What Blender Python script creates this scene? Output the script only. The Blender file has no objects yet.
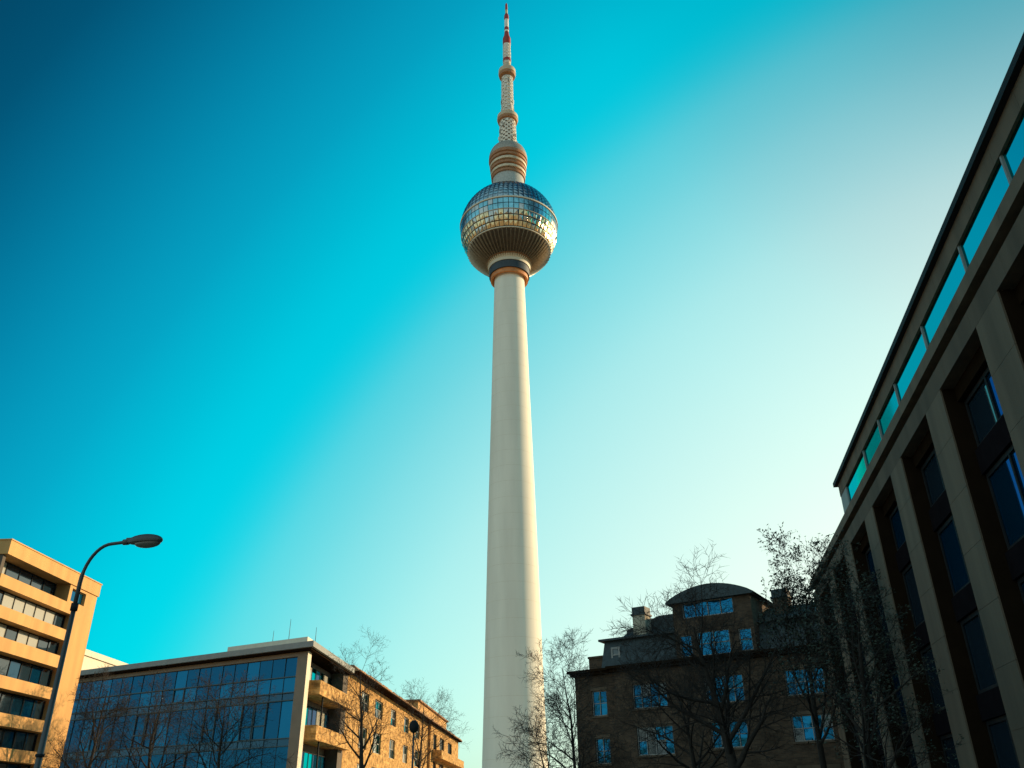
import bpy, math, random
from math import sin, cos, pi, radians, sqrt, atan2
from mathutils import Vector, Matrix

SC = bpy.context.scene
COL = SC.collection

# ------------------------------------------------------------------ camera, sky, sun, exposure
PITCH, ROLL, FPX = radians(27.7), radians(0.7), 831.0
cam = bpy.data.objects.new('camera', bpy.data.cameras.new('camera'))
COL.objects.link(cam)
cam.data.sensor_width = 36.0
cam.data.lens = 36.0 * FPX / 1024.0
cam.data.clip_start, cam.data.clip_end = 0.1, 9000.0
fw = Vector((0, cos(PITCH), sin(PITCH))); up0 = Vector((0, -sin(PITCH), cos(PITCH))); rt0 = Vector((1, 0, 0))
rt = rt0 * cos(ROLL) - up0 * sin(ROLL); up = rt0 * sin(ROLL) + up0 * cos(ROLL)
m = Matrix((rt, up, -fw)).transposed().to_4x4(); m.translation = Vector((0, 0, 1.6))
cam.matrix_world = m
SC.camera = cam

SUN_AZ, SUN_EL = 66.0, 17.0
SC.view_settings.view_transform = 'Standard'
SC.view_settings.look = 'None'
SC.view_settings.gamma = 1.0
SC.view_settings.use_curve_mapping = False
SC.view_settings.exposure = 0.35

W = bpy.data.worlds.new('World'); SC.world = W; W.use_nodes = True
nt = W.node_tree; nt.nodes.clear()
def N(t, typ, **kw):
    n = t.nodes.new(typ)
    for k, v in kw.items(): setattr(n, k, v)
    return n
sky = N(nt, 'ShaderNodeTexSky', sky_type='NISHITA', sun_disc=False)
sky.sun_elevation, sky.sun_rotation = radians(SUN_EL), radians(SUN_AZ)
sky.altitude, sky.air_density, sky.dust_density, sky.ozone_density = 0.0, 1.0, 2.0, 1.0
# hazy winter air: the sky's brightness and tint follow the angle from the bright side of the sky; the rear is raised as fill light
HAZE_AZ, HAZE_EL = radians(34), radians(-10)
wtc = N(nt, 'ShaderNodeTexCoord')
dot = N(nt, 'ShaderNodeVectorMath', operation='DOT_PRODUCT'); nt.links.new(wtc.outputs['Generated'], dot.inputs[0])
dot.inputs[1].default_value = (sin(HAZE_AZ) * cos(HAZE_EL), cos(HAZE_AZ) * cos(HAZE_EL), sin(HAZE_EL))
mrw = N(nt, 'ShaderNodeMapRange'); mrw.inputs[1].default_value = -1; mrw.inputs[2].default_value = 1; nt.links.new(dot.outputs['Value'], mrw.inputs[0])
rw = N(nt, 'ShaderNodeValToRGB'); nt.links.new(mrw.outputs[0], rw.inputs[0])
STOPS = ((-1, (.38, .54, .57)), (-.7, (.52, .75, .79)), (-.4, (.34, .56, .62)), (-.15, (.0, .01, .03)), (.1, (.001, .098, .204)), (.22, (.001, .25, .431)), (.34, (.002, .429, .633)),
         (.41, (.0, .56, .73)), (.47, (.0, .68, .83)), (.52, (.0, .67, .81)), (.56, (.10, .70, .79)), (.62, (.21, .735, .795)), (.70, (.40, .834, .837)), (.82, (.60, .87, .825)), (.94, (.80, .885, .80)), (1, (.9, .90, .80)))
rw.color_ramp.interpolation = 'B_SPLINE'
el_ = rw.color_ramp.elements
while len(el_) < len(STOPS): el_.new(0.5)
for q, (t, c_) in zip(el_, STOPS): q.position = (t + 1) / 2
for q, (t, c_) in zip(el_, STOPS): q.color = (*c_, 1)
nrm = N(nt, 'ShaderNodeVectorMath', operation='DIVIDE'); nt.links.new(sky.outputs[0], nrm.inputs[0]); nrm.inputs[1].default_value = (1.78, 2.30, 3.20)
sp_ = N(nt, 'ShaderNodeSeparateXYZ'); nt.links.new(nrm.outputs[0], sp_.inputs[0])
cb_ = N(nt, 'ShaderNodeCombineXYZ')
for k in range(3):
    pw = N(nt, 'ShaderNodeMath', operation='POWER'); nt.links.new(sp_.outputs[k], pw.inputs[0]); pw.inputs[1].default_value = 0.3
    nt.links.new(pw.outputs[0], cb_.inputs[k])
pr_ = N(nt, 'ShaderNodeVectorMath', operation='MULTIPLY'); nt.links.new(rw.outputs[0], pr_.inputs[0]); nt.links.new(cb_.outputs[0], pr_.inputs[1])
# lens corner darkening put into the sky colour, high on the sunny side
dt2 = N(nt, 'ShaderNodeVectorMath', operation='DOT_PRODUCT'); nt.links.new(wtc.outputs['Generated'], dt2.inputs[0])
dt2.inputs[1].default_value = (sin(radians(52)) * cos(radians(48)), cos(radians(52)) * cos(radians(48)), sin(radians(48)))
mr2 = N(nt, 'ShaderNodeMapRange'); mr2.inputs[1].default_value = .82; mr2.inputs[2].default_value = 1; nt.links.new(dt2.outputs['Value'], mr2.inputs[0])
rw2 = N(nt, 'ShaderNodeValToRGB'); nt.links.new(mr2.outputs[0], rw2.inputs[0]); rw2.color_ramp.interpolation = 'B_SPLINE'
e2 = rw2.color_ramp.elements; e2.new(.4); e2.new(.62); e2.new(.8)
for q, (p_, c_) in zip(e2, ((0, (1, 1, 1)), (.38, (1, .95, .96)), (.62, (1, .79, .82)), (.8, (.95, .74, .78)), (1, (.55, .44, .52)))): q.position = p_
for q, (p_, c_) in zip(e2, ((0, (1, 1, 1)), (.38, (1, .95, .96)), (.62, (1, .79, .82)), (.8, (.95, .74, .78)), (1, (.55, .44, .52)))): q.color = (*c_, 1)
pr2 = N(nt, 'ShaderNodeVectorMath', operation='MULTIPLY'); nt.links.new(pr_.outputs[0], pr2.inputs[0]); nt.links.new(rw2.outputs[0], pr2.inputs[1]); pr_ = pr2
comb = N(nt, 'ShaderNodeVectorMath', operation='SCALE'); nt.links.new(pr_.outputs[0], comb.inputs[0]); comb.inputs['Scale'].default_value = 7.85
bg = N(nt, 'ShaderNodeBackground'); bg.inputs['Strength'].default_value = 0.10
nt.links.new(comb.outputs[0], bg.inputs[0])
wo = N(nt, 'ShaderNodeOutputWorld'); nt.links.new(bg.outputs[0], wo.inputs[0])

sl = bpy.data.lights.new('sun', 'SUN'); sl.energy = 5.0; sl.angle = radians(0.5); sl.color = (1.0, 0.69, 0.38)
so = bpy.data.objects.new('sun', sl); COL.objects.link(so)
a, e = radians(SUN_AZ), radians(SUN_EL)
sd = Vector((sin(a) * cos(e), cos(a) * cos(e), sin(e)))
so.rotation_euler = sd.to_track_quat('Z', 'Y').to_euler()
so.location = sd * 300

# ------------------------------------------------------------------ materials
def mat(name, col, rough=0.8, metal=0.0, var=0.15, scale=1.5, spec=0.5, bump=0.0, bscale=20.0, streak=False, coat=0.0):
    mt = bpy.data.materials.new(name); mt.use_nodes = True
    t = mt.node_tree; b = t.nodes['Principled BSDF']
    b.inputs['Roughness'].default_value = rough; b.inputs['Metallic'].default_value = metal
    b.inputs['Specular IOR Level'].default_value = spec; b.inputs['Coat Weight'].default_value = coat
    tc = N(t, 'ShaderNodeTexCoord'); mp = N(t, 'ShaderNodeMapping')
    t.links.new(tc.outputs['Object'], mp.inputs[0])
    if streak: mp.inputs['Scale'].default_value = (1.0, 1.0, 0.12)
    n = N(t, 'ShaderNodeTexNoise'); n.inputs['Scale'].default_value = scale; n.inputs['Detail'].default_value = 6
    t.links.new(mp.outputs[0], n.inputs['Vector'])
    r = N(t, 'ShaderNodeValToRGB')
    r.color_ramp.elements[0].position, r.color_ramp.elements[1].position = 0.3, 0.7
    r.color_ramp.elements[0].color = [c * (1 - var) for c in col] + [1]
    r.color_ramp.elements[1].color = [min(1, c * (1 + var)) for c in col] + [1]
    t.links.new(n.outputs[0], r.inputs[0]); t.links.new(r.outputs[0], b.inputs['Base Color'])
    if bump:
        n2 = N(t, 'ShaderNodeTexNoise'); n2.inputs['Scale'].default_value = bscale; n2.inputs['Detail'].default_value = 4
        t.links.new(tc.outputs['Object'], n2.inputs['Vector'])
        bp = N(t, 'ShaderNodeBump'); bp.inputs['Strength'].default_value = bump; bp.inputs['Distance'].default_value = 0.05
        t.links.new(n2.outputs[0], bp.inputs['Height']); t.links.new(bp.outputs[0], b.inputs['Normal'])
    return mt

def brick(name, c1, c2, mortar, w=0.25, h=0.075, var=0.35, ns=0.6):
    mt = bpy.data.materials.new(name); mt.use_nodes = True
    t = mt.node_tree; b = t.nodes['Principled BSDF']; b.inputs['Roughness'].default_value = 0.9
    b.inputs['Specular IOR Level'].default_value = 0.2
    uv = N(t, 'ShaderNodeUVMap')
    br = N(t, 'ShaderNodeTexBrick'); br.inputs['Scale'].default_value = 1.0
    br.inputs['Brick Width'].default_value = w; br.inputs['Row Height'].default_value = h
    br.inputs['Mortar Size'].default_value = 0.012
    br.inputs['Color1'].default_value = (*c1, 1); br.inputs['Color2'].default_value = (*c2, 1); br.inputs['Mortar'].default_value = (*mortar, 1)
    t.links.new(uv.outputs[0], br.inputs['Vector'])
    n = N(t, 'ShaderNodeTexNoise'); n.inputs['Scale'].default_value = ns; n.inputs['Detail'].default_value = 8
    t.links.new(uv.outputs[0], n.inputs['Vector'])
    mr = N(t, 'ShaderNodeMapRange'); mr.inputs[1].default_value = 0.3; mr.inputs[2].default_value = 0.7
    mr.inputs[3].default_value = 1 - var; mr.inputs[4].default_value = 1 + var
    t.links.new(n.outputs[0], mr.inputs[0])
    mx = N(t, 'ShaderNodeMix', data_type='RGBA', blend_type='MULTIPLY'); mx.inputs[0].default_value = 1.0
    t.links.new(br.outputs['Color'], mx.inputs[6]); t.links.new(mr.outputs[0], mx.inputs[7])
    t.links.new(mx.outputs[2], b.inputs['Base Color'])
    bp = N(t, 'ShaderNodeBump'); bp.inputs['Strength'].default_value = 0.5; bp.inputs['Distance'].default_value = 0.02
    t.links.new(br.outputs['Fac'], bp.inputs['Height']); bp.invert = True
    t.links.new(bp.outputs[0], b.inputs['Normal'])
    return mt

def glass(name, col, rough=0.04, spec=0.8, metal=0.0, wob=0.02, wscale=0.35):
    mt = bpy.data.materials.new(name); mt.use_nodes = True
    t = mt.node_tree; b = t.nodes['Principled BSDF']
    b.inputs['Base Color'].default_value = (*col, 1); b.inputs['Roughness'].default_value = rough
    b.inputs['Specular IOR Level'].default_value = spec; b.inputs['Metallic'].default_value = metal
    if metal > .6: b.inputs['Specular Tint'].default_value = (*[min(1, c * 1.2) for c in col], 1)
    tc = N(t, 'ShaderNodeTexCoord'); n = N(t, 'ShaderNodeTexNoise'); n.inputs['Scale'].default_value = wscale; n.inputs['Detail'].default_value = 1
    t.links.new(tc.outputs['Object'], n.inputs['Vector'])
    bp = N(t, 'ShaderNodeBump'); bp.inputs['Strength'].default_value = wob; bp.inputs['Distance'].default_value = 1.0
    t.links.new(n.outputs[0], bp.inputs['Height']); t.links.new(bp.outputs[0], b.inputs['Normal'])
    return mt

M = dict(
    ground=mat('city_ground', (0.36, 0.27, 0.17), 0.95, scale=0.05, var=0.4),
    asphalt=mat('asphalt', (0.05, 0.05, 0.05), 0.9, scale=3, bump=0.3, bscale=60),
    paving=mat('paving_stone', (0.26, 0.25, 0.23), 0.9, scale=2, bump=0.2),
    kerb=mat('kerb_stone', (0.32, 0.31, 0.29), 0.85),
    paint=mat('road_paint', (0.75, 0.75, 0.72), 0.7),
    concrete=mat('tower_concrete', (0.80, 0.78, 0.69), 0.85, var=0.06, scale=0.3, streak=True, bump=0.12, bscale=1.2),
    cream=mat('cream_cladding', (0.66, 0.60, 0.48), 0.6, var=0.08),
    copper=mat('copper_ring', (0.58, 0.21, 0.055), 0.5, metal=0.0, var=0.25, scale=0.6),
    darkring=mat('dark_band', (0.03, 0.045, 0.06), 0.5, var=0.2),
    steel=mat('steel_panel', (0.52, 0.50, 0.46), 0.22, metal=1.0, var=0.12, scale=0.5),
    steel_dark=mat('dark_steel_rib', (0.06, 0.05, 0.04), 0.4, metal=0.5, var=0.25, scale=0.8),
    bronze=mat('bronze_window', (0.84, 0.62, 0.36), 0.28, metal=1.0, var=0.2, scale=0.8),
    blueglass=mat('blue_window_band', (0.22, 0.50, 0.58), 0.12, metal=0.8, var=0.2, scale=0.6),
    mast=mat('mast_paint', (0.82, 0.77, 0.68), 0.6, var=0.2, scale=1.2, bump=0.6, bscale=1.5),
    mastwhite=mat('mast_white', (0.82, 0.78, 0.70), 0.5, var=0.1),
    mast_grey=mat('mast_lattice_grey', (0.34, 0.30, 0.25), 0.6, var=0.45, scale=1.3),
    red=mat('mast_red', (0.33, 0.03, 0.02), 0.6),
    stucco=mat('ochre_stucco', (0.58, 0.335, 0.125), 0.9, var=0.16, scale=0.9, bump=0.15, bscale=30, streak=True),
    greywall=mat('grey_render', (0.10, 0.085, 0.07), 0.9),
    officecol=mat('office_stone', (0.24, 0.20, 0.155), 0.85, var=0.1, scale=0.8),
    fascia=mat('roof_fascia', (0.24, 0.26, 0.26), 0.7, var=0.1),
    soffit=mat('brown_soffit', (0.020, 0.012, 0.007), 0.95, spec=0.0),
    frame=mat('dark_frame', (0.02, 0.022, 0.025), 0.7, spec=0.15),
    whiteframe=mat('pale_frame', (0.26, 0.26, 0.25), 0.6),
    brick1=brick('ochre_brick', (0.55, 0.33, 0.12), (0.32, 0.17, 0.05), (0.42, 0.29, 0.14), 0.6, 0.2, 0.55, 1.4),
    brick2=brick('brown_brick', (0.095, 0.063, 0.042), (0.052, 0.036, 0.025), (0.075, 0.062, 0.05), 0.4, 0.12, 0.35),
    slate=mat('slate_roof', (0.03, 0.048, 0.056), 0.7, var=0.3, scale=3),
    tileroof=mat('clay_roof', (0.30, 0.17, 0.09), 0.85, var=0.5, scale=3),
    chimney=mat('chimney_render', (0.40, 0.36, 0.28), 0.9),
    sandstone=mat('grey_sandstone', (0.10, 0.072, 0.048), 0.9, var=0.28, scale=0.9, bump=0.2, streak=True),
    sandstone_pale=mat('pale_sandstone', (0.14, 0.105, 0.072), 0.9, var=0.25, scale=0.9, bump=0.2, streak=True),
    glassd=glass('dark_glass', (0.010, 0.025, 0.04), spec=1.0),
    glassb=glass('blue_glass', (0.009, 0.13, 0.26), spec=1.0, metal=0.65),
    glassb2=glass('blue_glass_deep', (0.007, 0.085, 0.18), spec=1.0, metal=0.65),
    glassb3=glass('spandrel_glass', (0.005, 0.06, 0.12), spec=0.7, metal=0.6),
    glassc=glass('sky_glass', (0.05, 0.52, 0.58), spec=1.0, metal=1.0, rough=0.06, wob=0.006),
    glassh=glass('house_glass', (0.012, 0.15, 0.30), spec=1.0, metal=0.8, wob=0.12, wscale=0.8),
    spandrel=mat('spandrel_dark', (0.012, 0.010, 0.012), 0.95, spec=0.0),
    glassr=glass('street_glass', (0.008, 0.16, 0.34), spec=1.0, metal=0.85),
    curtain=glass('curtained_glass', (0.36, 0.36, 0.31), spec=0.8, rough=0.12),  # pale colour stands in for sky reflected in curtained panes
    lampmetal=mat('lamp_metal', (0.085, 0.085, 0.085), 0.45, metal=0.5),
    lamplens=glass('lamp_lens', (0.10, 0.10, 0.09), rough=0.2),
    bark=mat('bark', (0.032, 0.025, 0.02), 0.95, var=0.35, scale=5, bump=0.5),
    twig=mat('twig_bark', (0.024, 0.019, 0.016), 0.95, var=0.3, scale=5),
    mullion=mat('blue_black_mullion', (0.012, 0.065, 0.10), 0.4),
    tan=mat('tan_ring', (0.58, 0.46, 0.32), 0.6, var=0.15),
    rustbrown=mat('rust_brown_ring', (0.36, 0.17, 0.075), 0.6, var=0.3),
    glassh2=glass('house_glass_dim', (0.01, 0.10, 0.20), spec=1.0, metal=0.7, wob=0.15, wscale=0.8),
    leaf=mat('dark_leaf', (0.03, 0.038, 0.02), 0.7, var=0.4, scale=2),
)

# ------------------------------------------------------------------ mesh helpers
class MB:
    """collects boxes, tubes, lathes and walls; build() links them as ONE mesh object"""
    def __init__(s, M4=None):
        s.v, s.f, s.u, s.mi, s.sm = [], [], [], [], []
        s.M = M4 or Matrix.Identity(4)
    def face(s, pts, mi=0, smooth=False):
        i = len(s.v); P = [Vector(p) for p in pts]
        n = (P[1] - P[0]).cross(P[-1] - P[0])
        if n.length < 1e-12 and len(P) > 3: n = (P[2] - P[1]).cross(P[0] - P[1])
        ax = max(range(3), key=lambda k: abs(n[k]))
        s.u.append([(p[1], p[2]) if ax == 0 else ((p[0], p[2]) if ax == 1 else (p[0], p[1])) for p in P])
        s.v += [s.M @ p for p in P]; s.f.append(list(range(i, i + len(P)))); s.mi.append(mi); s.sm.append(smooth)
        return s
    def box(s, x0, x1, y0, y1, z0, z1, mi=0):
        a, b, c, d = (x0, y0, z0), (x1, y0, z0), (x1, y1, z0), (x0, y1, z0)
        e, f, g, h = (x0, y0, z1), (x1, y0, z1), (x1, y1, z1), (x0, y1, z1)
        for q in ((a, d, c, b), (e, f, g, h), (a, b, f, e), (b, c, g, f), (c, d, h, g), (d, a, e, h)): s.face(q, mi)
        return s
    def wall(s, x0, x1, z0, z1, holes=(), y=0.0, reveal=0.25, mi=0):
        xs = sorted({x0, x1, *[min(max(h[k], x0), x1) for h in holes for k in (0, 1)]})
        zs = sorted({z0, z1, *[min(max(h[k], z0), z1) for h in holes for k in (2, 3)]})
        for i in range(len(xs) - 1):
            for j in range(len(zs) - 1):
                cx, cz = (xs[i] + xs[i + 1]) / 2, (zs[j] + zs[j + 1]) / 2
                if any(h[0] < cx < h[1] and h[2] < cz < h[3] for h in holes): continue
                s.face(((xs[i], y, zs[j]), (xs[i + 1], y, zs[j]), (xs[i + 1], y, zs[j + 1]), (xs[i], y, zs[j + 1])), mi)
        for (a, b, c, d) in [h[:4] for h in holes]:
            Y = y + reveal
            s.face(((a, y, c), (a, y, d), (a, Y, d), (a, Y, c)), mi); s.face(((b, y, c), (b, Y, c), (b, Y, d), (b, y, d)), mi)
            s.face(((a, y, c), (a, Y, c), (b, Y, c), (b, y, c)), mi); s.face(((a, y, d), (b, y, d), (b, Y, d), (a, Y, d)), mi)
        return s
    def tube(s, pts, rad, n=6, mi=0, cap=True):
        pts = [Vector(p) for p in pts]; rings = []
        ref = None
        for i, p in enumerate(pts):
            d = (pts[min(i + 1, len(pts) - 1)] - pts[max(i - 1, 0)]).normalized()
            if ref is None: ref = d.orthogonal().normalized()
            ref = (ref - d * ref.dot(d)).normalized(); b = d.cross(ref)
            rings.append([p + (ref * cos(2 * pi * k / n) + b * sin(2 * pi * k / n)) * rad[i] for k in range(n)])
        i0 = len(s.v)
        for r in rings: s.v += [s.M @ q for q in r]
        for i in range(len(rings) - 1):
            for k in range(n):
                k2 = (k + 1) % n
                s.f.append([i0 + i * n + k, i0 + i * n + k2, i0 + (i + 1) * n + k2, i0 + (i + 1) * n + k])
                s.u.append([(0, 0)] * 4); s.mi.append(mi); s.sm.append(True)
        if cap:
            for r, fl in ((0, True), (len(rings) - 1, False)):
                q = [i0 + r * n + k for k in range(n)]
                s.f.append(q[::-1] if fl else q); s.u.append([(0, 0)] * n); s.mi.append(mi); s.sm.append(False)
        return s
    def lathe(s, prof, n=48, mi=0, smooth=True, cx=0, cy=0):
        """prof: (r, z[, material]) from bottom to top; each profile segment has its own vertices so edges stay crisp"""
        for i in range(len(prof) - 1):
            (r0, z0), (r1, z1) = prof[i][:2], prof[i + 1][:2]
            i0 = len(s.v)
            for (r, z) in ((r0, z0), (r1, z1)):
                for k in range(n): s.v.append(s.M @ Vector((cx + r * cos(2 * pi * k / n), cy + r * sin(2 * pi * k / n), z)))
            for k in range(n):
                k2 = (k + 1) % n
                s.f.append([i0 + k, i0 + k2, i0 + n + k2, i0 + n + k]); s.u.append([(0, 0)] * 4); s.mi.append(mi); s.sm.append(smooth)
        return s
    def build(s, name, mats, parent=None, loc=None):
        me = bpy.data.meshes.new(name); me.from_pydata([tuple(v) for v in s.v], [], s.f)
        if not isinstance(mats, (list, tuple)): mats = [mats]
        for q in mats: me.materials.append(q)
        me.polygons.foreach_set('material_index', s.mi); me.polygons.foreach_set('use_smooth', s.sm)
        uvl = me.uv_layers.new(name='UVMap'); flat = []
        for q in s.u:
            for p in q: flat += [p[0], p[1]]
        uvl.data.foreach_set('uv', flat)
        me.update()
        o = bpy.data.objects.new(name, me); COL.objects.link(o)
        if parent: o.parent = parent
        if loc: o.location = loc
        return o

def tag(o, label=None, cat=None, group=None, kind=None):
    for k, v in (('label', label), ('category', cat), ('group', group), ('kind', kind)):
        if v: o[k] = v
    return o
def thing(name, label, cat, loc, az=90.0, group=None):
    o = bpy.data.objects.new(name, None); COL.objects.link(o)
    o.empty_display_size = 0.5; o.location = loc; o.rotation_euler = (0, 0, radians(90 - az))
    return tag(o, label, cat, group)
def rotM(deg, off=(0, 0, 0)): return Matrix.Translation(Vector(off)) @ Matrix.Rotation(radians(deg), 4, 'Z')

RNG = random.Random(7)
def window(parent, x0, x1, z0, z1, y, nx=2, nz=1, fm='frame', gm='glassd', bar=0.07, M4=None, tilt=0.004, name='window'):
    """frame mesh with its pane as a sub-part; y is the plane of the glass"""
    f = MB(M4); d = 0.05
    f.box(x0, x0 + bar, y - d, y, z0, z1); f.box(x1 - bar, x1, y - d, y, z0, z1)
    f.box(x0 + bar, x1 - bar, y - d, y, z0, z0 + bar); f.box(x0 + bar, x1 - bar, y - d, y, z1 - bar, z1)
    for i in range(1, nx):
        X = x0 + (x1 - x0) * i / nx; f.box(X - bar * .4, X + bar * .4, y - d * .8, y, z0 + bar, z1 - bar)
    for j in range(1, nz):
        Z = z0 + (z1 - z0) * j / nz; f.box(x0 + bar, x1 - bar, y - d * .6, y, Z - bar * .35, Z + bar * .35)
    fo = f.build(name, M[fm], parent)
    g = MB(M4); gms = gm if isinstance(gm, (list, tuple)) else [gm]
    for i in range(nx):
        for j in range(nz):
            a, b = x0 + (x1 - x0) * i / nx, x0 + (x1 - x0) * (i + 1) / nx
            c, e_ = z0 + (z1 - z0) * j / nz, z0 + (z1 - z0) * (j + 1) / nz
            t = [RNG.uniform(-1, 1) * tilt for _ in range(3)]; w, h = b - a, e_ - c
            yy = lambda u, v: y + 0.01 + t[0] * u * w + t[1] * v * h + max(tilt, 0) * 2
            g.face(((a, yy(0, 0), c), (b, yy(1, 0), c), (b, yy(1, 1), e_), (a, yy(0, 1), e_)), RNG.randrange(len(gms)))
    g.build('pane', [M[k] for k in gms], fo)
    return fo

# ------------------------------------------------------------------ the setting: ground, street, pavements
g = MB()
R = 4000; K = 48
for k in range(K):
    a0, a1 = 2 * pi * k / K, 2 * pi * (k + 1) / K
    g.face(((0, 0, 0), (R * cos(a0), R * sin(a0), 0), (R * cos(a1), R * sin(a1), 0)))
tag(g.build('ground', M['ground']), kind='structure')
stM = rotM(90 - 10.5)            # street frame: x runs along the right-hand building, y to the left
tag(MB(stM).face(((-60, -7.5, .004), (64, -7.5, .004), (64, 6, .004), (-60, 6, .004))).build('road', M['asphalt']), kind='structure')
tag(MB(stM).box(-60, 64, -10.9, -7.65, 0, .13).build('pavement', M['paving']), kind='structure')
tag(MB(stM).box(-60, 64, 6.15, 9.5, 0, .13).build('pavement', M['paving']), kind='structure')
kb = MB(stM)
for y in (-7.65, 6.0): kb.box(-60, 64, y, y + .15, 0, .14)
tag(kb.build('kerb', M['kerb']), kind='structure')
mk = MB(stM)
for i in range(20):
    x = -58 + i * 6
    mk.face(((x, -.82, .008), (x + 3, -.82, .008), (x + 3, -.68, .008), (x, -.68, .008)))
tag(mk.build('road_marking', M['paint']), kind='structure')

# ------------------------------------------------------------------ television tower
TY = 284.0
tw = thing('television_tower', 'tall slender concrete television tower with a steel sphere and a striped antenna mast', 'tower', (-0.55, TY, 0))
sh = MB()
prof = [(15, 0), (12.8, 4), (11.2, 9), (10.25, 16), (9.8, 35), (9.45, 52), (8.8, 85), (8.1, 115), (7.4, 144), (6.7, 175), (6.1, 202)]
i0 = 0; n = 72
sh.lathe(prof, n)
sh.build('shaft', M['concrete'], tw)
# form-work joints of the shaft
jn = MB()
for z in range(12, 200, 6):
    for q in range(len(prof) - 1):
        if prof[q][1] <= z <= prof[q + 1][1]:
            t = (z - prof[q][1]) / (prof[q + 1][1] - prof[q][1]); r = prof[q][0] * (1 - t) + prof[q + 1][0] * t
    jn.lathe([(r + .012, z), (r + .012, z + .08)], n)
jn.build('pour_joint', mat('joint_concrete', (0.70, 0.65, 0.53), 0.9), tw)
c = MB(); c.lathe([(5.9, 200.0), (7.2, 198.2), (7.75, 198.4), (7.75, 200.6), (6.2, 200.6)], 64); c.build('collar_lip', M['copper'], tw)
c = MB(); c.lathe([(7.8, 200.3), (8.35, 200.3), (8.35, 204.0), (7.8, 204.0)], 64); c.build('collar_band', M['darkring'], tw)
c = MB(); c.lathe([(7.9, 203.9), (8.65, 203.7), (8.7, 205.0), (9.3, 205.9), (9.75, 206.6)], 64); c.build('collar_ring', M['cream'], tw)
c = MB(); c.lathe([(9.2, 206.1), (9.85, 206.3), (10.4, 207.3), (9.4, 208.2)], 64); c.build('collar_rim', M['rustbrown'], tw)
# sphere
ZS, RS = 224.7, 20.7
def panels(lat0, lat1, rows, cols, peak, jit, gap, seed, r=RS):
    """one faceted pyramid per cladding panel, slightly uneven like real sheet metal"""
    rg = random.Random(seed); b = MB()
    def pt(la, lo, rr): return Vector((rr * cos(la) * cos(lo), rr * cos(la) * sin(lo), ZS + rr * sin(la)))
    for i in range(rows):
        la0 = radians(lat0 + (lat1 - lat0) * i / rows); la1 = radians(lat0 + (lat1 - lat0) * (i + 1) / rows)
        for k in range(cols):
            lo0 = 2 * pi * k / cols; lo1 = 2 * pi * (k + 1) / cols
            gl, go = (la1 - la0) * gap, (lo1 - lo0) * gap
            q = [pt(la0 + gl, lo0 + go, r), pt(la0 + gl, lo1 - go, r), pt(la1 - gl, lo1 - go, r), pt(la1 - gl, lo0 + go, r)]
            cpt = pt((la0 + la1) / 2 + rg.uniform(-jit, jit) * (la1 - la0), (lo0 + lo1) / 2 + rg.uniform(-jit, jit) * (lo1 - lo0), r + peak)
            mi = 1 if rg.random() < .35 else 0
            for j in range(4): b.face((q[j], q[(j + 1) % 4], cpt), mi)
    return b
core = MB()
core.lathe([(RS * .992 * cos(radians(l)), ZS + RS * .992 * sin(radians(l))) for l in range(-66, 71, 2)], 72)
core.build('sphere_core', M['frame'], tw)
panels(5, 69, 12, 60, .16, .1, .05, 1).build('sphere_upper_shell', [mat('blue_steel_panel', (0.24, 0.38, 0.44), 0.22, metal=1.0, var=0.2, scale=0.5)] * 1 + [mat('pale_steel_panel', (0.34, 0.42, 0.45), 0.2, metal=1.0, var=0.2, scale=0.5)], tw)
panels(-12, 2.6, 2, 60, .02, .2, .06, 2).build('sphere_window_band', [M['blueglass'], M['steel']], tw)
panels(-32.5, -12.5, 3, 60, .2, .35, .075, 3).build('sphere_bronze_band', [M['bronze'], M['steel']], tw)
ld = MB()
for la, w in ((3.8, .30), (-12.2, .10), (-33.6, .22)):
    r = RS * cos(radians(la)); z = ZS + RS * sin(radians(la))
    ld.lathe([(r - .2, z - w), (r + w, z - w), (r + w, z + w), (r - .3, z + w)], 90)
ld.build('sphere_ledge', M['cream'], tw)
rb = MB(); ncol = 60; lats = [-66, -60, -54, -48, -42, -36, -34.5]
for k in range(ncol):
    lo = [2 * pi * (k + t) / ncol for t in (0.0, .34, .5, .66, 1.0)]; rr = [RS, RS, RS + .8, RS, RS]
    for i in range(len(lats) - 1):
        la0, la1 = radians(lats[i]), radians(lats[i + 1])
        for j in range(4):
            P = lambda la, jj: (rr[jj] * cos(la) * cos(lo[jj]), rr[jj] * cos(la) * sin(lo[jj]), ZS + rr[jj] * sin(la))
            rb.face((P(la0, j), P(la0, j + 1), P(la1, j + 1), P(la1, j)), 1 if j in (1, 2) else 0)
rb.build('sphere_ribbed_shell', [M['steel_dark'], mat('rib_ridge', (0.36, 0.30, 0.22), 0.35, metal=.5, var=.25)], tw)
# neck, stacked rings, dome
MB().lathe([(8.5, 242.5), (7.2, 246), (6.9, 252.4)], 48).build('neck', mat('neck_grey', (0.42, 0.44, 0.42), 0.6), tw)
rs = MB(); z = 252.2
for i in range(5):
    r = 7.45 + .22 * i
    rs.lathe([(r - .9, z), (r, z + .05), (r + .1, z + 1.25), (r - .7, z + 1.3), (r - .9, z + 2.2)], 48, i % 2); z += 2.15
rs.build('platform_rings', [M['rustbrown'], mat('pale_copper', (0.64, 0.52, 0.37), 0.5, metal=.2, var=.3)], tw)
dm = MB(); dm.lathe([(8.0, 262.4), (8.65, 262.7), (8.6, 264.4)], 48, 1)
dm.lathe([(8.6 - 4.5 * (1 - cos(t)) , 264.4 + 6.8 * sin(t)) for t in [radians(d) for d in range(0, 91, 10)]], 48, 0)
dm.build('dome', [mat('dome_metal', (0.36, 0.33, 0.28), 0.5, metal=.3, var=.25), M['rustbrown']], tw)
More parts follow.
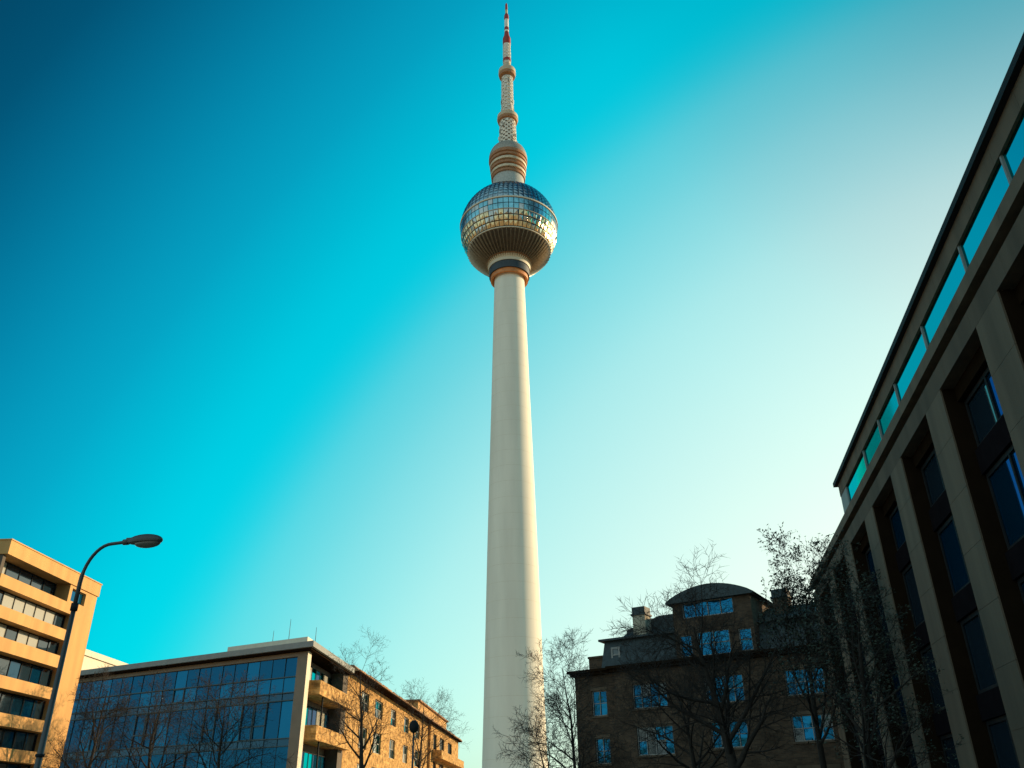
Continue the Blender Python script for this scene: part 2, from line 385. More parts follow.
# antenna: lattice drum and mast sections
def lattice(r0, r1, z0, z1, rings, cols, t):
    b = MB()
    for i in range(rings + 1):
        f = i / rings; r = r0 + (r1 - r0) * f; z = z0 + (z1 - z0) * f
        b.lathe([(r, z - t), (r + t, z - t), (r + t, z + t), (r, z + t)], 24)
    for k in range(cols):
        a = 2 * pi * k / cols
        b.tube([(r0 * cos(a), r0 * sin(a), z0), (r1 * cos(a), r1 * sin(a), z1)], [t, t], 4)
        for i in range(rings):
            if (i + k) % 2 == 0:
                a2 = 2 * pi * (k + 1) / cols; f0, f1 = i / rings, (i + 1) / rings
                ra, rb_ = r0 + (r1 - r0) * f0, r0 + (r1 - r0) * f1
                b.box(0, 0, 0, 0, 0, 0) if False else b.face(((ra * cos(a), ra * sin(a), z0 + (z1 - z0) * f0), (ra * cos(a2), ra * sin(a2), z0 + (z1 - z0) * f0), (rb_ * cos(a2), rb_ * sin(a2), z0 + (z1 - z0) * f1), (rb_ * cos(a), rb_ * sin(a), z0 + (z1 - z0) * f1)))
    return b
MB().lathe([(3.6, 271), (3.3, 287)], 24).build('antenna_core', M['mast_grey'], tw)
lattice(4.0, 3.6, 271.3, 286.5, 13, 20, .13).build('antenna_drum', M['mast'], tw)
rg_ = MB(); rg_.lathe([(3.3, 286.6), (4.5, 287.2), (4.6, 288.4)], 36, 1); rg_.lathe([(4.6, 288.4), (4.85, 288.6), (4.75, 290.6), (3.9, 291.4), (3.0, 291.8)], 36, 0); rg_.build('antenna_ring', [M['tan'], M['rustbrown']], tw)  # lit upper face and shaded underside put into the two ring colours
MB().lathe([(2.55, 291.5), (2.45, 315.5)], 20).build('mast_core', M['mast'], tw)
lattice(2.85, 2.7, 292, 315.3, 20, 12, .09).build('mast_lattice', M['mastwhite'], tw)
rg_ = MB(); rg_.lathe([(2.4, 316.0), (3.8, 316.6), (3.9, 318)], 36, 1); rg_.lathe([(3.9, 318), (4.15, 318.2), (4.05, 320.6), (3.4, 321.4), (2.2, 322.6), (1.7, 325.5)], 36, 0); rg_.build('antenna_ring', [M['tan'], M['rustbrown']], tw)  # brown underside again carries painted shade, tan the lit face
MB().lathe([(1.75, 325), (1.7, 339)], 16).build('mast_section', M['mast'], tw)
lattice(1.9, 1.85, 326, 338.5, 11, 10, .06).build('mast_lattice', M['mastwhite'], tw)
MB().lathe([(1.7, 338.8), (1.95, 339.4), (1.95, 343), (1.3, 345.2), (1.0, 348)], 16).build('mast_red_section', M['red'], tw)
MB().lathe([(1.05, 347.8), (1.0, 357)], 14).build('mast_section', M['mast'], tw)
MB().lathe([(1.06, 349), (1.12, 349.2), (1.12, 350.8), (1.06, 351)], 14).build('mast_red_section', M['red'], tw)
MB().lathe([(1.9, 326.6), (1.98, 326.8), (1.98, 328.4), (1.9, 328.6)], 16).build('mast_red_section', M['red'], tw)
for k in range(12):
    a_ = 2 * pi * k / 12; zz = 274 + 2.6 * (k % 5)
    MB(Matrix.Rotation(a_, 4, 'Z')).box(3.85, 4.35, -.35, .35, zz, zz + 1.5).build('aerial_panel', M['mast_grey'] if k % 3 else M['mastwhite'], tw)
    zz = 294 + 4.2 * (k % 5)
    MB(Matrix.Rotation(a_ + .2, 4, 'Z')).box(2.75, 3.1, -.28, .28, zz, zz + 2.4).build('aerial_panel', M['mastwhite'] if k % 3 else M['mast_grey'], tw)
MB().lathe([(1.0, 356.8), (1.2, 357.4), (1.1, 360), (.65, 361.2)], 14).build('mast_red_section', M['red'], tw)
MB().lathe([(.6, 361), (.58, 364.2)], 10).build('mast_section', mat('mast_yellow', (.6, .5, .25), .6), tw)
MB().lathe([(.62, 364.1), (.55, 368.2), (.1, 369.5)], 10).build('mast_red_section', M['red'], tw)

# ------------------------------------------------------------------ ochre tower block at the left
lb = thing('tower_block', 'ochre slab block with stacked parapet bands, curtained windows and a blank end pier', 'building', (-36.18, 57.96, 0.16), 3.0)
lb.scale = (.9, .9, .9)
L, D = 14.3, 16.0
b = MB(); b.box(.4, L - .01, 1.6, D, -.2, 20.7); b.build('wall', M['greywall'], lb)
b = MB(); b.wall(11.2, L, -.2, 19.2); b.face(((L, 0, -.2), (L, D, -.2), (L, D, 20.74), (L, 0, 20.74)))
b.face(((11.2, 0, 0), (11.2, 0, 19.2), (11.2, 1.7, 19.2), (11.2, 1.7, 0)))
b.wall(9.6, L, 19.2, 20.74, [(10.05, 12.4, 19.4, 20.5)], reveal=.3)
b.face(((9.6, 0, 19.2), (9.6, 0, 20.74), (9.6, 1.7, 20.74), (9.6, 1.7, 19.2)))
b.build('end_pier', M['stucco'], lb)
window(lb, 10.05, 12.4, 19.4, 20.5, .28, 1, 1, 'stucco', 'glassb')
MB().box(-.1, L + .1, -.12, D, 20.74, 21.86).box(-.16, L + .16, -.18, D, 21.86, 21.95).build('roof', M['stucco'], lb)
bands = [(18.3, 19.2), (15.95, 16.85), (13.65, 14.65), (11.1, 12.0), (8.5, 9.4), (6.1, 7.0), (3.7, 4.6), (1.3, 2.2)]
for i, (z0, z1) in enumerate(bands):
    x1 = 11.2 if i == 0 else 10.9
    p = MB(); p.box(-.05, x1, -.22 if i else -.003, .12, z0, z1); p.box(-.05, x1 - .05, .12, 1.6, z0, z0 + .18); p.build('parapet', M['stucco'], lb)
zt = 20.74
for i, (z0, z1) in enumerate(bands + [(0, .2)]):
    y = 1.3 if i == 0 else .75
    window(lb, .45, 9.5 if i == 0 else 11.1, z1 + .02 if i else 19.22, zt - .02, y, 7 if i else 5, 1, 'frame', ['glassd', 'glassd', 'curtain'] if i == 0 else ['curtain', 'curtain', 'glassd'] if i < 3 else ['glassd', 'glassd', 'glassd', 'glassb3'], M4=None, tilt=.01)
    zt = z0
sd_ = MB(); sd_.box(.02, .4, .3, D, 0, 20.7); sd_.build('side_wall', M['greywall'], lb)

# ------------------------------------------------------------------ glass office block
ob = thing('office_block', 'low office block with a dark blue glass front and balconies at its corner', 'building', (-20.6, 85.5, 0), 118.0)
FL = 46.0
SM = rotM(114.5)                        # its second front, running away along the side street
b = MB()
b.wall(-1.3, 0, 0, 16.9); b.wall(-FL, -1.3, 0, 16.9, [(-FL + .02, -1.31, .3, 16.35)], reveal=.5)
b.build('wall', M['officecol'], ob)
fr = MB(); gl = {}
xs = []; x = -FL
while x < -1.3: xs.append(x); x += 1.72
rows = [(14.5, 16.3, 0), (13.02, 14.45, 1), (12.3, 12.97, 2), (8.85, 12.25, 3), (8.15, 8.8, 2), (4.75, 8.1, 3), (4.05, 4.7, 2), (.35, 4.0, 3)]
for (z0, z1, kind) in rows:
    gm = MB()
    for i, x in enumerate(xs):
        xe = xs[i + 1] if i + 1 < len(xs) else -1.32
        mi = {0: RNG.choice([1, 1, 1, 0]), 1: RNG.choice([0, 0, 0, 1]), 2: 2, 3: RNG.choice([0, 1, 1, 1])}[kind]
        t = RNG.uniform(-.012, .012); t2 = RNG.uniform(-.012, .012); w = xe - x; h = z1 - z0
        gm.face(((x + .02, .25, z0), (xe - .02, .25 + t * w, z0), (xe - .02, .25 + t * w + t2 * h, z1), (x + .02, .25 + t2 * h, z1)), mi)
        fr.box(x - .015, x + .015, .19, .24, z0, z1)
        if kind in (1, 3) and RNG.random() < .14:
            zz = z0 + (h * .35 if kind == 3 else 0)
            fr.box(x + .04, xe - .04, .14, .23, zz, zz + .12); fr.box(x + .04, xe - .04, .14, .23, z1 - .1, z1); fr.box(x + .04, x + .14, .14, .23, z0, z1); fr.box(xe - .14, xe - .04, .14, .23, z0, z1)
            if kind == 3: fr.box(x + .14, xe - .14, .14, .23, z0, z0 + .08)
    gm.build('glazing', [M['glassb'], M['glassb2'], M['glassb3']], ob)
for z in (14.475, 12.995, 12.275, 8.825, 8.125, 4.725, 4.025): fr.box(-FL, -1.32, .06, .235, z - .05, z + .05)
fr.box(-FL, -1.32, .3, .5, 0.3, 16.35)
fr.build('mullions', M['mullion'], ob)
# side front: pale corner pier, recessed glazing, two balconies
b = MB(SM); b.wall(0.001, 1.25, 0, 16.9); b.face(((1.25, 0, 0), (1.25, 1.5, 0), (1.25, 1.5, 16.9), (1.25, 0, 16.9)))
b.build('corner_pier', M['cream'], ob)
b = MB(SM); b.wall(1.25, 16.5, 0, 16.9, y=1.5); b.box(14.4, 16.49, 0, 1.48, 0, 16.88); b.build('recess_wall', M['greywall'], ob)
for (z0, z1) in ((14.1, 16.2), (9.4, 12.4), (4.9, 8.0)):
    window(ob, 1.5, 14.2, z0, z1, 1.3, 8, 1, 'frame', ['glassc', 'glassb', 'curtain'], M4=SM, tilt=.01)
for z in (12.95, 8.75, 4.4):
    q = MB(SM); q.box(2.2, 16.3, -.9, 1.45, z, z + .2); q.box(2.2, 16.3, -.9, -.76, z + .2, z + 1.35); q.box(2.2, 2.34, -.76, 1.45, z + .2, z + 1.35); q.build('balcony', M['brick1'], ob)
MB(SM).tube([(4.5, -.6, 4.6), (4.5, -.6, 8.75)], [.09, .09], 8).tube([(4.5, -.6, 8.95), (4.5, -.6, 12.95)], [.09, .09], 8).build('balcony_post', M['frame'], ob)
# roof: parallelogram slab with overhang
sx, sy = cos(radians(114.5)), sin(radians(114.5))
def para(x0, x1, s0, s1, z0, z1, mi=0, mb=None):
    q = [(x0 + s0 * sx, s0 * sy), (x1 + s0 * sx, s0 * sy), (x1 + s1 * sx, s1 * sy), (x0 + s1 * sx, s1 * sy)]
    lo = [(*p, z0) for p in q]; hi = [(*p, z1) for p in q]
    mb.face(lo[::-1], mi); mb.face(hi, mi)
    for i in range(4): j = (i + 1) % 4; mb.face((lo[i], lo[j], hi[j], hi[i]), mi)
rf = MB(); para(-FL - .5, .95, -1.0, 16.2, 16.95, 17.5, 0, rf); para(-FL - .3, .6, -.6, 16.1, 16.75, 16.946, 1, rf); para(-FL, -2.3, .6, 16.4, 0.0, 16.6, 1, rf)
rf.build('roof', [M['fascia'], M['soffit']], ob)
pn = MB(); para(-13, -1.6, 3.4, 11, 17.5, 18.95, 0, pn); pn.build('roof_house', M['cream'], ob)
for (x, q_, zb, h) in ((-7.2, 5, 18.95, 1.5), (-4.9, 5, 18.95, 2.5), (-1.9, 7, 18.95, 1.7)):
    MB().tube([(x + q_ * sx, q_ * sy, zb - .1), (x + q_ * sx, q_ * sy, zb + h)], [.035, .02], 6).build('antenna', M['lampmetal'], ob)

# ------------------------------------------------------------------ brick apartment block behind it
sa = radians(3.5)
B0 = (-20.6 + 16.55 * sin(sa), 85.5 + 16.55 * cos(sa), 0)
ab = thing('apartment_block', 'long ochre brick apartment block with clay eaves and narrow windows', 'building', B0, 3.5)
AL, AD = 100.0, 13.0
cols = [(7.3, 11.6), (15.2, 20.2), (26.0, 30.0), (36.5, 40.5), (47, 51)]
rws = [(13.9, 16.15), (9.6, 12.1), (5.4, 7.9), (1.2, 3.7)]
holes = [(a_, b_, c_, d_) for (a_, b_) in cols for (c_, d_) in rws]
holes2 = [(a_, b_, c_, d_) for (a_, b_) in ((63.5, 67.5), (71.5, 77.5), (83, 89)) for (c_, d_) in ((13.3, 15.9), (8.8, 11.3), (4.6, 7.0))]
b = MB(); b.wall(0, 60, 0, 17.2, holes, reveal=.3); b.wall(60, AL, 0, 17.2, holes2, y=-.5, reveal=.3)
b.face(((60, -.5, 0), (60, 0, 0), (60, 0, 17.2), (60, -.5, 17.2))[::-1])
b.face(((0, 0, 0), (0, AD, 0), (0, AD, 17.2), (0, 0, 17.2))[::-1]); b.face(((AL, -.5, 0), (AL, AD, 0), (AL, AD, 17.2), (AL, -.5, 17.2))); b.face(((0, AD, 0), (AL, AD, 0), (AL, AD, 17.2), (0, AD, 17.2))[::-1])
b.build('wall', M['brick1'], ab)
for h in holes: window(ab, *h, .26, 3, 2, 'whiteframe', ['glassc', 'glassd', 'curtain'], bar=.14, tilt=.01)
for h in holes2: window(ab, *h, -.24, 2, 1, 'frame', ['glassd'], bar=.12)
q = MB(); q.box(62, 96, -2.3, -.5, 11.6, 11.85); q.box(62, 96, -2.3, -2.15, 11.85, 13.0); q.box(62, 62.15, -2.15, -.5, 11.85, 13.0); q.build('balcony', M['brick1'], ab)
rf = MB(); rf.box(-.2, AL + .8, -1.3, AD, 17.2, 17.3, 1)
rf.face(((-.2, -1.35, 17.301), (AL + .8, -1.35, 17.301), (AL + .8, -.6, 18.0), (-.2, -.6, 18.0)), 0); rf.face(((-.2, -.6, 18.0), (AL + .8, -.6, 18.0), (AL + .8, AD, 18.3), (-.2, AD, 18.3)), 0)
rf.face(((-.2, -1.35, 17.301), (-.2, -.6, 18.0), (-.2, AD, 18.3), (-.2, AD, 17.301)), 0)
rr_ = random.Random(3)
for i in range(100):                      # uneven courses of clay tiles along the eave
    x = i * 1.0; h = rr_.uniform(.02, .16); rf.box(x, x + .9, -1.42 - rr_.uniform(0, .05), -1.2, 17.31, 17.42 + h, 0)
rf.build('roof', [M['tileroof'], M['soffit']], ab)
q = MB(); q.box(52, 88, .6, 8, 17.9, 20.2, 0); q.box(51.6, 88.5, .2, 8.4, 20.2, 20.45, 1); q.build('roof_house', [M['stucco'], M['tileroof']], ab)

# ------------------------------------------------------------------ pale block far behind
pb = thing('pale_block', 'pale cream block whose flat top shows above the glass office roof', 'building', (-70.0, 134.0, 0), 3.0)
MB().wall(0, 26, 0, 26.0, [(2 + 4 * i, 4.2 + 4 * i, z, z + 1.8) for i in range(6) for z in (8, 13, 18)], reveal=.2).box(0, 26, .22, 14, 0, 26).build('wall', M['cream'], pb)
MB().box(-.3, 26.3, -.3, 14.3, 26, 26.9).build('roof', M['cream'], pb)
for i in range(6):
    for z in (8, 13, 18): window(pb, 2 + 4 * i, 4.2 + 4 * i, z, z + 1.8, .19, 2, 1)

# ------------------------------------------------------------------ old brick house to the right of the tower
KH = 1.176
def hx(t): return t * KH
def hz(z): return (z - 1.6) * KH + 1.6
HB = (4.4 * KH, 67.86 * KH, 0)
hs = thing('brick_house', 'dark brown brick house with slate mansard roof, rounded gable and tall chimneys', 'house', HB, 122.0)
HL, HD = hx(23.2), 14.0
zE = hz(11.65)
def hr(t0, z0, t1, z1): return (hx(t0), hx(t1), hz(z1), hz(z0))
wl = [hr(1.4, 10.3, 2.65, 8.5), hr(1.5, 6.95, 2.7, 5.2), hr(1.5, 3.7, 2.7, 2.0)]
wm = [hr(5.0, 10.45, 7.7, 8.75), hr(5.1, 7.5, 7.9, 5.6), hr(5.1, 4.3, 7.9, 2.6), hr(10.6, 10.5, 13.4, 8.7), hr(10.7, 7.5, 13.3, 5.8), hr(10.7, 4.3, 13.3, 2.6),
      hr(16.3, 10.45, 18.9, 8.8), hr(16.3, 7.55, 18.9, 5.95), hr(16.3, 4.3, 18.9, 2.6), hr(20.3, 10.45, 22.3, 8.8), hr(20.3, 7.55, 22.3, 5.95)]
b = MB(); b.wall(0, hx(3.6), 0, zE, wl, y=.5); b.wall(hx(3.6), HL, 0, zE, wm, y=0)
b.face(((hx(3.6), 0, 0), (hx(3.6), .5, 0), (hx(3.6), .5, zE), (hx(3.6), 0, zE))[::-1])
b.face(((0, .5, 0), (0, HD, 0), (0, HD, zE), (0, .5, zE))[::-1]); b.face(((HL, 0, 0), (HL, HD, 0), (HL, HD, zE), (HL, 0, zE))); b.face(((0, HD, 0), (HL, HD, 0), (HL, HD, zE), (0, HD, zE))[::-1])
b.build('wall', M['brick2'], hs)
for h in wl + wm:
    y = .5 if h in wl else 0
    wo_ = window(hs, *h, y + .2, 2 if h in wl else 4, 2, 'whiteframe', ['glassh', 'glassh', 'glassh2', 'glassh2', 'glassd'], bar=.08, tilt=.02)
    MB().box(h[0] - .12, h[1] + .12, y - .1, y - .003, h[2] - .16, h[2] - .01).build('sill', M['sandstone'], wo_)
    MB().box(h[0] - .1, h[1] + .1, y - .05, y - .003, h[3] + .01, h[3] + .28).build('lintel', M['sandstone'], wo_)
co = MB(); co.box(-.5, hx(3.6) - .56, -.1, HD, zE, zE + .22); co.box(-.3, hx(3.6) - .56, .1, HD, zE - .25, zE - .003)
co.box(hx(3.6) - .55, HL + .5, -.6, HD, zE + .02, zE + .24); co.box(hx(3.6) - .3, HL + .3, -.35, HD, zE - .25, zE + .018)
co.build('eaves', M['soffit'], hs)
def frustum(mb, x0, x1, y0, y1, z0, dx0, dx1, dy0, dy1, z1, mi=0):
    lo = [(x0, y0, z0), (x1, y0, z0), (x1, y1, z0), (x0, y1, z0)]
    hi = [(x0 + dx0, y0 + dy0, z1), (x1 - dx1, y0 + dy0, z1), (x1 - dx1, y1 - dy1, z1), (x0 + dx0, y1 - dy1, z1)]
    for i in range(4): j = (i + 1) % 4; mb.face((lo[i], lo[j], hi[j], hi[i]), mi)
    mb.face(hi, mi)
ro = MB()
zm = hz(13.95)
frustum(ro, hx(2.35), HL - .3, .5, HD - .6, zE + .24, .15, .5, .7, .7, zm)
ro.box(hx(2.1), HL - .3, .75, HD - .9, zm, zm + .18)
frustum(ro, hx(3.6), HL - 1.0, 1.8, HD - 1.8, zm + .18, .3, 1.2, 2.8, 2.8, hz(15.5))
pf = [(hx(3.75), zm + .18), (hx(3.75), hz(14.95)), (hx(6.6), hz(15.75)), (hx(10), hz(15.75)), (hx(10), zm + .18)]
for yy, fl in ((3.0, False), (7.0, True)):
    q = [(a_, yy, b_) for a_, b_ in pf]; ro.face(q if fl else q[::-1])
for a_, b_ in zip(pf, pf[1:] + pf[:1]): ro.face(((a_[0], 3.0, a_[1]), (b_[0], 3.0, b_[1]), (b_[0], 7.0, b_[1]), (a_[0], 7.0, a_[1])))
ro.build('roof', M['slate'], hs)
q = MB(); q.box(hx(1.0), hx(2.3), 1.2, 3.4, zE + .24, hz(12.8)); q.box(hx(.95), hx(2.33), 1.1, 3.5, hz(12.8), hz(12.95)); q.build('parapet_block', M['brick2'], hs)
window(hs, hx(3.16), hx(3.92), hz(12.25), hz(13.4), .8, 1, 2, 'whiteframe', 'glassd', bar=.16, name='dormer_window')
# gabled bay
bx0, bx1 = hx(8.85), hx(14.8)
bw = [hr(9.6, 15.8, 13.5, 14.65), hr(9.15, 13.5, 10.1, 11.95), hr(10.5, 13.6, 12.95, 11.9), hr(13.6, 13.5, 14.55, 11.95)]
b = MB(); b.wall(bx0, bx1, zE + .245, hz(15.85) + .02, bw, y=-.25, reveal=.2)
b.face(((bx0, -.25, zE + .245), (bx0, 7, zE + .245), (bx0, 7, hz(15.85)), (bx0, -.25, hz(15.85)))[::-1]); b.face(((bx1, -.25, zE + .245), (bx1, 7, zE + .245), (bx1, 7, hz(15.85)), (bx1, -.25, hz(15.85))))
b.build('gable_bay', M['brick2'], hs)
for h in bw: window(hs, *h, -.06, max(1, int((h[1] - h[0]) / 1.0)), 2 if h[2] < hz(14) else 1, 'whiteframe', 'glassh', bar=.09, tilt=.02)
cr = MB(); n = 16; xa, xb = bx0 - .45, bx1 + .45; za = hz(15.85)
arc = [(xa + (xb - xa) * i / n, za + .06 + 1.15 * sin(pi * i / n) ** .8) for i in range(n + 1)]
for i in range(n):
    (x0, z0), (x1, z1) = arc[i], arc[i + 1]
    cr.face(((x0, -.7, z0), (x1, -.7, z1), (x1, 7.2, z1), (x0, 7.2, z0))); cr.face(((x0, -.7, za - .08), (x1, -.7, za - .08), (x1, -.7, z1), (x0, -.7, z0))); cr.face(((x1, 7.2, za - .08), (x0, 7.2, za - .08), (x0, 7.2, z0), (x1, 7.2, z1)))
cr.face(((xa, -.7, za - .08), (xa, 7.2, za - .08), (xb, 7.2, za - .08), (xb, -.7, za - .08)))
cr.build('gable_roof', M['slate'], hs)
for (t0, t1, zb, zt_, mt_, yy) in ((4.9, 5.95, 13.8, 15.85, 'chimney', 1.5), (15.6, 16.7, 14.0, 16.0, 'brick2', 3.0)):
    q = MB(); q.box(hx(t0), hx(t1), yy, yy + 1.3, hz(zb), hz(zt_)); q.build('chimney', M[mt_], hs)
    q = MB(); q.box(hx(t0) - .12, hx(t1) + .12, yy - .12, yy + 1.42, hz(zt_) - .15, hz(zt_)); q.box(hx(t0) - .02, hx(t1) + .02, yy, yy + 1.3, hz(zt_), hz(zt_) + .6); q.build('chimney_cap', M['slate'], hs)

# ------------------------------------------------------------------ large stone building on the right
s0 = 68.0
ra = radians(10.5)
RP = (11 * cos(ra) + s0 * sin(ra), -11 * sin(ra) + s0 * cos(ra), 0)
rbx = thing('stone_building', 'dark stone building with tall pillars, deep window bays and a glazed top strip', 'building', RP, 190.5)
XL = 80.0                                # length along the street; x = s0 - s
XU = s0 - 51.6                           # the upper storey starts here
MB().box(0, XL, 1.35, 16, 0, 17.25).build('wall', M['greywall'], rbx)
pitch = 6.9; k0 = 24.2
pil = [k0 + pitch * k for k in range(-5, 7)]
for s in pil:
    x1 = s0 - s; x0 = x1 - 2.2
    if x0 < 0: continue
    p = MB(); zc = [0, 2.0, 4.1, 6.1, 8.15, 10.2, 12.2, 14.2, 16.12]
    for a_, b_ in zip(zc[:-1], zc[1:]): p.box(x0, x1, 0, 1.35, a_ + (.012 if a_ else 0), b_)
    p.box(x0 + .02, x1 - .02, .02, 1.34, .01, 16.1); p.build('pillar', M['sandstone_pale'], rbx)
    for xa, xb in ((x0 - .03, x0 - .003), (x1 + .003, x1 + .03)): MB().box(xa, xb, .06, .76, 0, 16.1).build('bay_reveal_shade', M['soffit'], rbx)  # dark boxes added on the pillar sides, putting reveal shade into colour
def coursed(x0, x1, y0, y1, z0, z1, step, mt, name):
    p = MB(); x = x0
    while x < x1 - .05:
        xe = min(x1, x + step); p.box(x + .006, xe - .006, y0, y1, z0, z1); x = xe
    p.box(x0 + .01, x1 - .01, y0 + .02, y1 - .01, z0 + .01, z1 - .01); p.build(name, M[mt], rbx)
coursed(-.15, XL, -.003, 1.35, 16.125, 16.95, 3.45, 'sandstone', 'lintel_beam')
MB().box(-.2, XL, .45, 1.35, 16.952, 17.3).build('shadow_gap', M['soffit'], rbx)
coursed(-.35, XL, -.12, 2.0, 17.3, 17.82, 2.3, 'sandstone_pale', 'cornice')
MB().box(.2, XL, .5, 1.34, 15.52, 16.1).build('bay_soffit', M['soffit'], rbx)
edges = [s0 - s for s in pil]
for s in pil[:-1]:
    xb = s0 - s - 2.2; xa = s0 - (s + pitch)
    if xa < 0: continue
    z = 15.5
    for i, zs in enumerate((13.5, 9.64, 5.8, 1.2)):
        window(rbx, xa, xb, zs, z, 0.78, 2, 1, 'frame', ['glassr', 'glassd'], bar=.16, tilt=.006)
        if zs > 2: MB().box(xa, xb, .6, 1.3, zs - .95, zs - .003).build('spandrel', M['spandrel'], rbx)
        z = zs - .96
# upper glazed storey
b = MB(); b.box(XU, XL, .3, 12, 17.82, 19.8); b.build('attic_wall', M['greywall'], rbx)
coursed(XU, XL, -.05, .3, 19.04, 19.8, 2.3, 'sandstone_pale', 'attic_fascia')
gx = [s0 - s for s in (49.8, 44.2, 40.2, 36.3, 31.2, 25.8, 21.3, 16.5, 11.5, 6.5, 1.5, -4, -9)]
gm = MB(); mu = MB()
for i in range(len(gx) - 1):
    t = RNG.uniform(-.01, .01)
    gm.face(((gx[i] + .04, .06, 17.83), (gx[i + 1] - .04, .06 + t, 17.83), (gx[i + 1] - .04, .06 + t, 19.03), (gx[i] + .04, .06, 19.03)))
    mu.box(gx[i] - .05, gx[i] + .05, -.02, .2, 17.825, 19.035)
mu.box(XU, gx[0] - .07, -.02, .29, 17.825, 19.035)
go = mu.build('attic_window_frame', M['whiteframe'], rbx); gm.build('pane', M['glassc'], go)
MB().box(XU - .35, XL, -.27, 12.5, 19.8, 20.06).build('roof', M['frame'], rbx)
frustum_m = MB(); frustum_m.box(1.0, XU - .4, 3.0, 12, 17.25, 17.3)
frustum(frustum_m, 3.0, XU - .02, .9, 12, 17.825, 2.5, 0, .6, 1, 18.7); frustum_m.build('lower_roof', M['slate'], rbx)

# ------------------------------------------------------------------ street lamps
def ring_ellipsoid(mb, cx, cy, cz, ax, ay, az_, n=18, m=10, zmin=-1.0, tilt=0.0, mi=0):
    rows_ = []
    for i in range(m + 1):
        la = -pi / 2 + pi * i / m
        rows_.append([(cx + ax * cos(la) * cos(2 * pi * k / n), cy + ay * cos(la) * sin(2 * pi * k / n), cz + az_ * max(zmin, sin(la))) for k in range(n)])
    for i in range(m):
        for k in range(n): mb.face((rows_[i][k], rows_[i][(k + 1) % n], rows_[i + 1][(k + 1) % n], rows_[i + 1][k]), mi, True)
    return mb
def az_point(az, r, z): return (r * sin(radians(az)), r * cos(radians(az)), z)
pl = az_point(-27.75, 23.4, 0)
sl_ = thing('street_lamp', 'tall grey street lamp with a curved arm in front of the ochre block', 'street lamp', pl, 100.0)
MB().tube([(0, 0, 0), (0, 0, .9)], [.12, .12], 14).tube([(0, 0, .9), (0, 0, 1.0), (0, 0, 6.4)], [.12, .08, .055], 12).build('pole', M['lampmetal'], sl_)
MB().tube([(0, 0, 6.3), (0, 0, 6.48)], [.085, .085], 12).tube([(0, 0, 3.0), (0, 0, 3.06)], [.098, .098], 12).build('collar', M['frame'], sl_)
MB().box(-.05, .05, -.13, -.1, .35, .8).build('access_door', M['frame'], sl_)
pts = [(0, 0, 6.35)] + [(0.66 - .66 * cos(t), 0, 7.0 + .95 * sin(t)) for t in [radians(d) for d in range(0, 91, 9)]] + [(1.0, 0, 7.97), (1.16, 0, 7.97)]
MB().tube(pts, [.052] * 3 + [.042] * (len(pts) - 3), 12).tube([(.98, 0, 7.97), (1.12, 0, 7.97)], [.075, .075], 12).build('arm', M['lampmetal'], sl_)
hd = MB(); ring_ellipsoid(hd, 1.58, 0, 7.97, .48, .18, .17, 24, 12, zmin=-.35); hd.box(1.08, 1.26, -.07, .07, 7.94, 8.06)
ho = hd.build('lamp_head', M['lampmetal'], sl_)
ln = MB(); ring_ellipsoid(ln, 1.66, 0, 7.91, .36, .14, .13, 24, 10); ln.build('lens', M['lamplens'], ho)
gp = az_point(-6.52, 60, 0)
gl_ = thing('globe_lamp', 'dark round-headed lamp post before the brick apartment block', 'street lamp', gp, 90.0)
MB().tube([(0, 0, 0), (0, 0, .8), (0, 0, .85), (0, 0, 6.9)], [.13, .13, .08, .06], 12).build('pole', M['lampmetal'], gl_)
q = MB(); ring_ellipsoid(q, 0, 0, 7.2, .33, .33, .40, 20, 12); q.build('lamp_head', M['frame'], gl_)

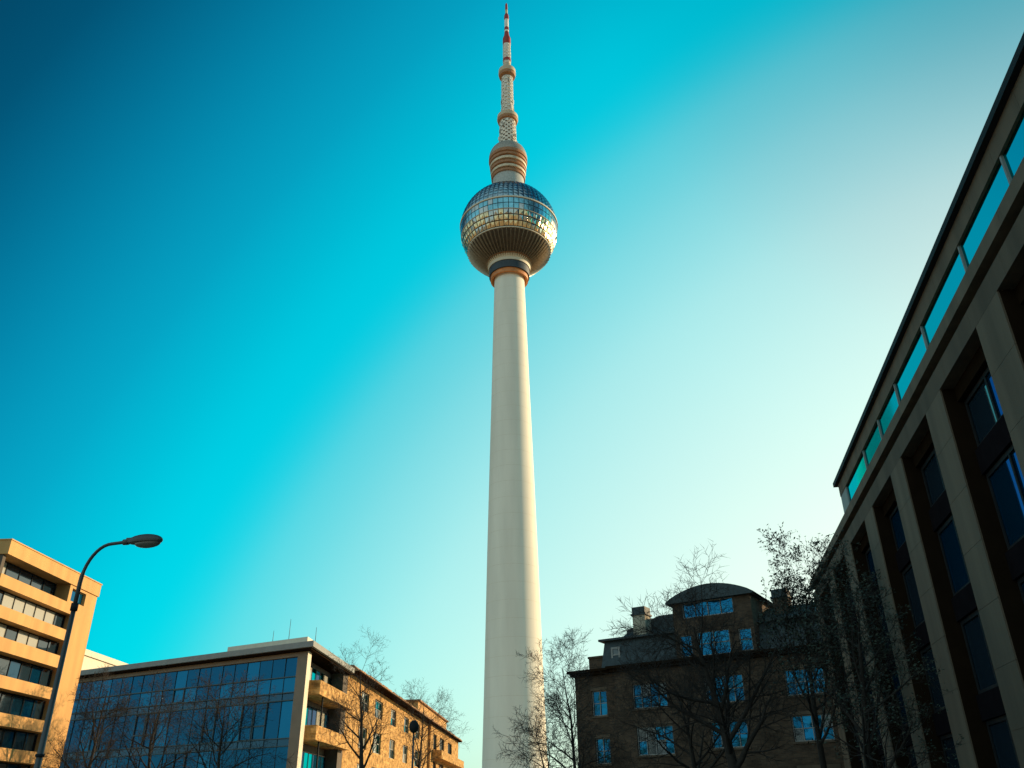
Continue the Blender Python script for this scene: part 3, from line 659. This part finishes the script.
# ------------------------------------------------------------------ bare trees
def tree(label, base, h, spread, seed, r0, clear=0.35, lean=(0, 0), dens=(7, 6, 5, 5), leaves=0, leafsize=.1, upright=.25, group=None, cat='tree', name='bare_tree'):
    rg = random.Random(seed)
    root = thing(name, label, cat, base, 90.0, group)
    tk, cw = MB(), MB()
    def branch(p, d, length, r, lev):
        nseg = (7, 6, 4, 3, 2)[lev]; pts = [p.copy()]; rad = [r]; dirs = [d.copy()]
        end = r * (.10 if lev == 0 else .22)
        for i in range(nseg):
            jit = (.06, .12, .14, .16, .16)[lev]
            d = (d + Vector((rg.gauss(0, jit), rg.gauss(0, jit), rg.gauss(0, jit * .7) + upright * (.1 if lev else .05)))).normalized()
            p = p + d * (length / nseg); pts.append(p.copy()); dirs.append(d.copy()); rad.append(r + (end - r) * (i + 1) / nseg)
        if lev == 0: rad[0] *= 1.35
        (tk if lev <= 1 else cw).tube(pts, rad, (9, 6, 4, 3, 3)[lev], cap=False)
        if leaves and lev >= 3:
            for _ in range(leaves):
                i = rg.randrange(1, len(pts)); c = pts[i] + Vector((rg.gauss(0, .05), rg.gauss(0, .05), rg.gauss(0, .05)))
                u = Vector((rg.gauss(0, 1), rg.gauss(0, 1), rg.gauss(0, 1))).normalized() * leafsize * rg.uniform(.6, 1.3); w = u.orthogonal().normalized() * u.length * .55
                cw.face((c - u, c + w, c + u, c - w), 1)
        if lev == len(dens): return
        nch = dens[lev]
        for c in range(nch):
            f = (clear + (.99 - clear) * (c + rg.random()) / nch) if lev == 0 else .2 + .79 * (c + rg.random()) / nch
            idx = min(int(f * nseg), nseg - 1); t = f * nseg - idx
            q = pts[idx].lerp(pts[idx + 1], t); rr = (rad[idx] + (rad[idx + 1] - rad[idx]) * t)
            dd = dirs[idx + 1]; ang = radians(rg.uniform(28, 58)) if lev else radians(rg.uniform(30, 60))
            ax = dd.orthogonal().normalized(); ax.rotate(Matrix.Rotation(2.4 * c + rg.uniform(-.5, .5), 3, dd))
            nd = dd.copy(); nd.rotate(Matrix.Rotation(ang, 3, ax))
            ln_ = spread * rg.uniform(.8, 1.2) * (1.15 - .55 * f) if lev == 0 else length * rg.uniform(.42, .68) * (1.12 - .4 * f)
            branch(q, nd, ln_, max(rr * (.60 if lev == 0 else .58), .0095), lev + 1)
    branch(Vector((0, 0, 0)), Vector((lean[0], lean[1], 1)).normalized(), h * .82, r0, 0)
    tk.build('trunk', M['bark'], root)
    cw.build('crown', [M['twig'], M['leaf']], root)
    return root
def ap(az, r): return az_point(az, r, 0)
G = 'bare trees along the streets'
tree('bare tree with fine twigs before the blue glass front', ap(-17.6, 58), 10.6, 3.6, 11, .17, .3, (-.02, 0), (14, 9, 6, 5), group=G)
tree('bare tree between the ochre block and the blue glass front', (-27.5, 69.5, 0), 12.5, 4.2, 12, .22, .3, (0, 0), (14, 8, 6, 5), group=G)
tree('low bushy bare tree right in front of the ochre end pier', (-31.0, 65.5, 0), 13.0, 3.6, 21, .22, .12, (0, 0), (18, 10, 8, 5), group=G)
tree('dark bare tree rising past the balconies and the roof edge', ap(-9.6, 76), 16.6, 4.6, 13, .30, .35, (.03, 0), (14, 8, 6, 4), group=G)
tree('forked bare tree in front of the brick apartment wall', ap(-6.2, 88), 14.6, 4.6, 14, .22, .4, (.02, 0), (13, 8, 6, 4), group=G)
tree('small leaning bare tree before the foot of the tower', ap(2.5, 46), 7.0, 2.7, 15, .11, .25, (-.12, 0), (12, 8, 5, 4), group=G)
tree('twiggy bare tree beside the left end of the brick house', ap(3.9, 50), 11.4, 3.2, 16, .15, .25, (-.03, 0), (15, 10, 7, 5), group=G)
tree('big dark bare tree spreading before the rounded gable', ap(14.1, 40), 11.5, 4.4, 17, .34, .33, (-.04, 0), (15, 9, 7, 5), group=G)
tree('crooked bare tree leaning left before the house windows', ap(11.3, 43), 8.3, 4.6, 18, .22, .38, (-.10, 0), (12, 8, 6, 5), group=G)
tree('tall tree with sparse leaves rising between house and pillars', ap(18.6, 49), 15.6, 4.4, 19, .22, .35, (-.02, 0), (16, 8, 6, 4), leaves=2, leafsize=.085, upright=.9, group=G, name='leafy_tree')
tree('dark leafy tree close to the stone pillars', ap(20.8, 32), 9.6, 2.8, 20, .2, .2, (0, 0), (12, 7, 5, 4), leaves=2, leafsize=.055, upright=.5, group=G, name='leafy_tree')
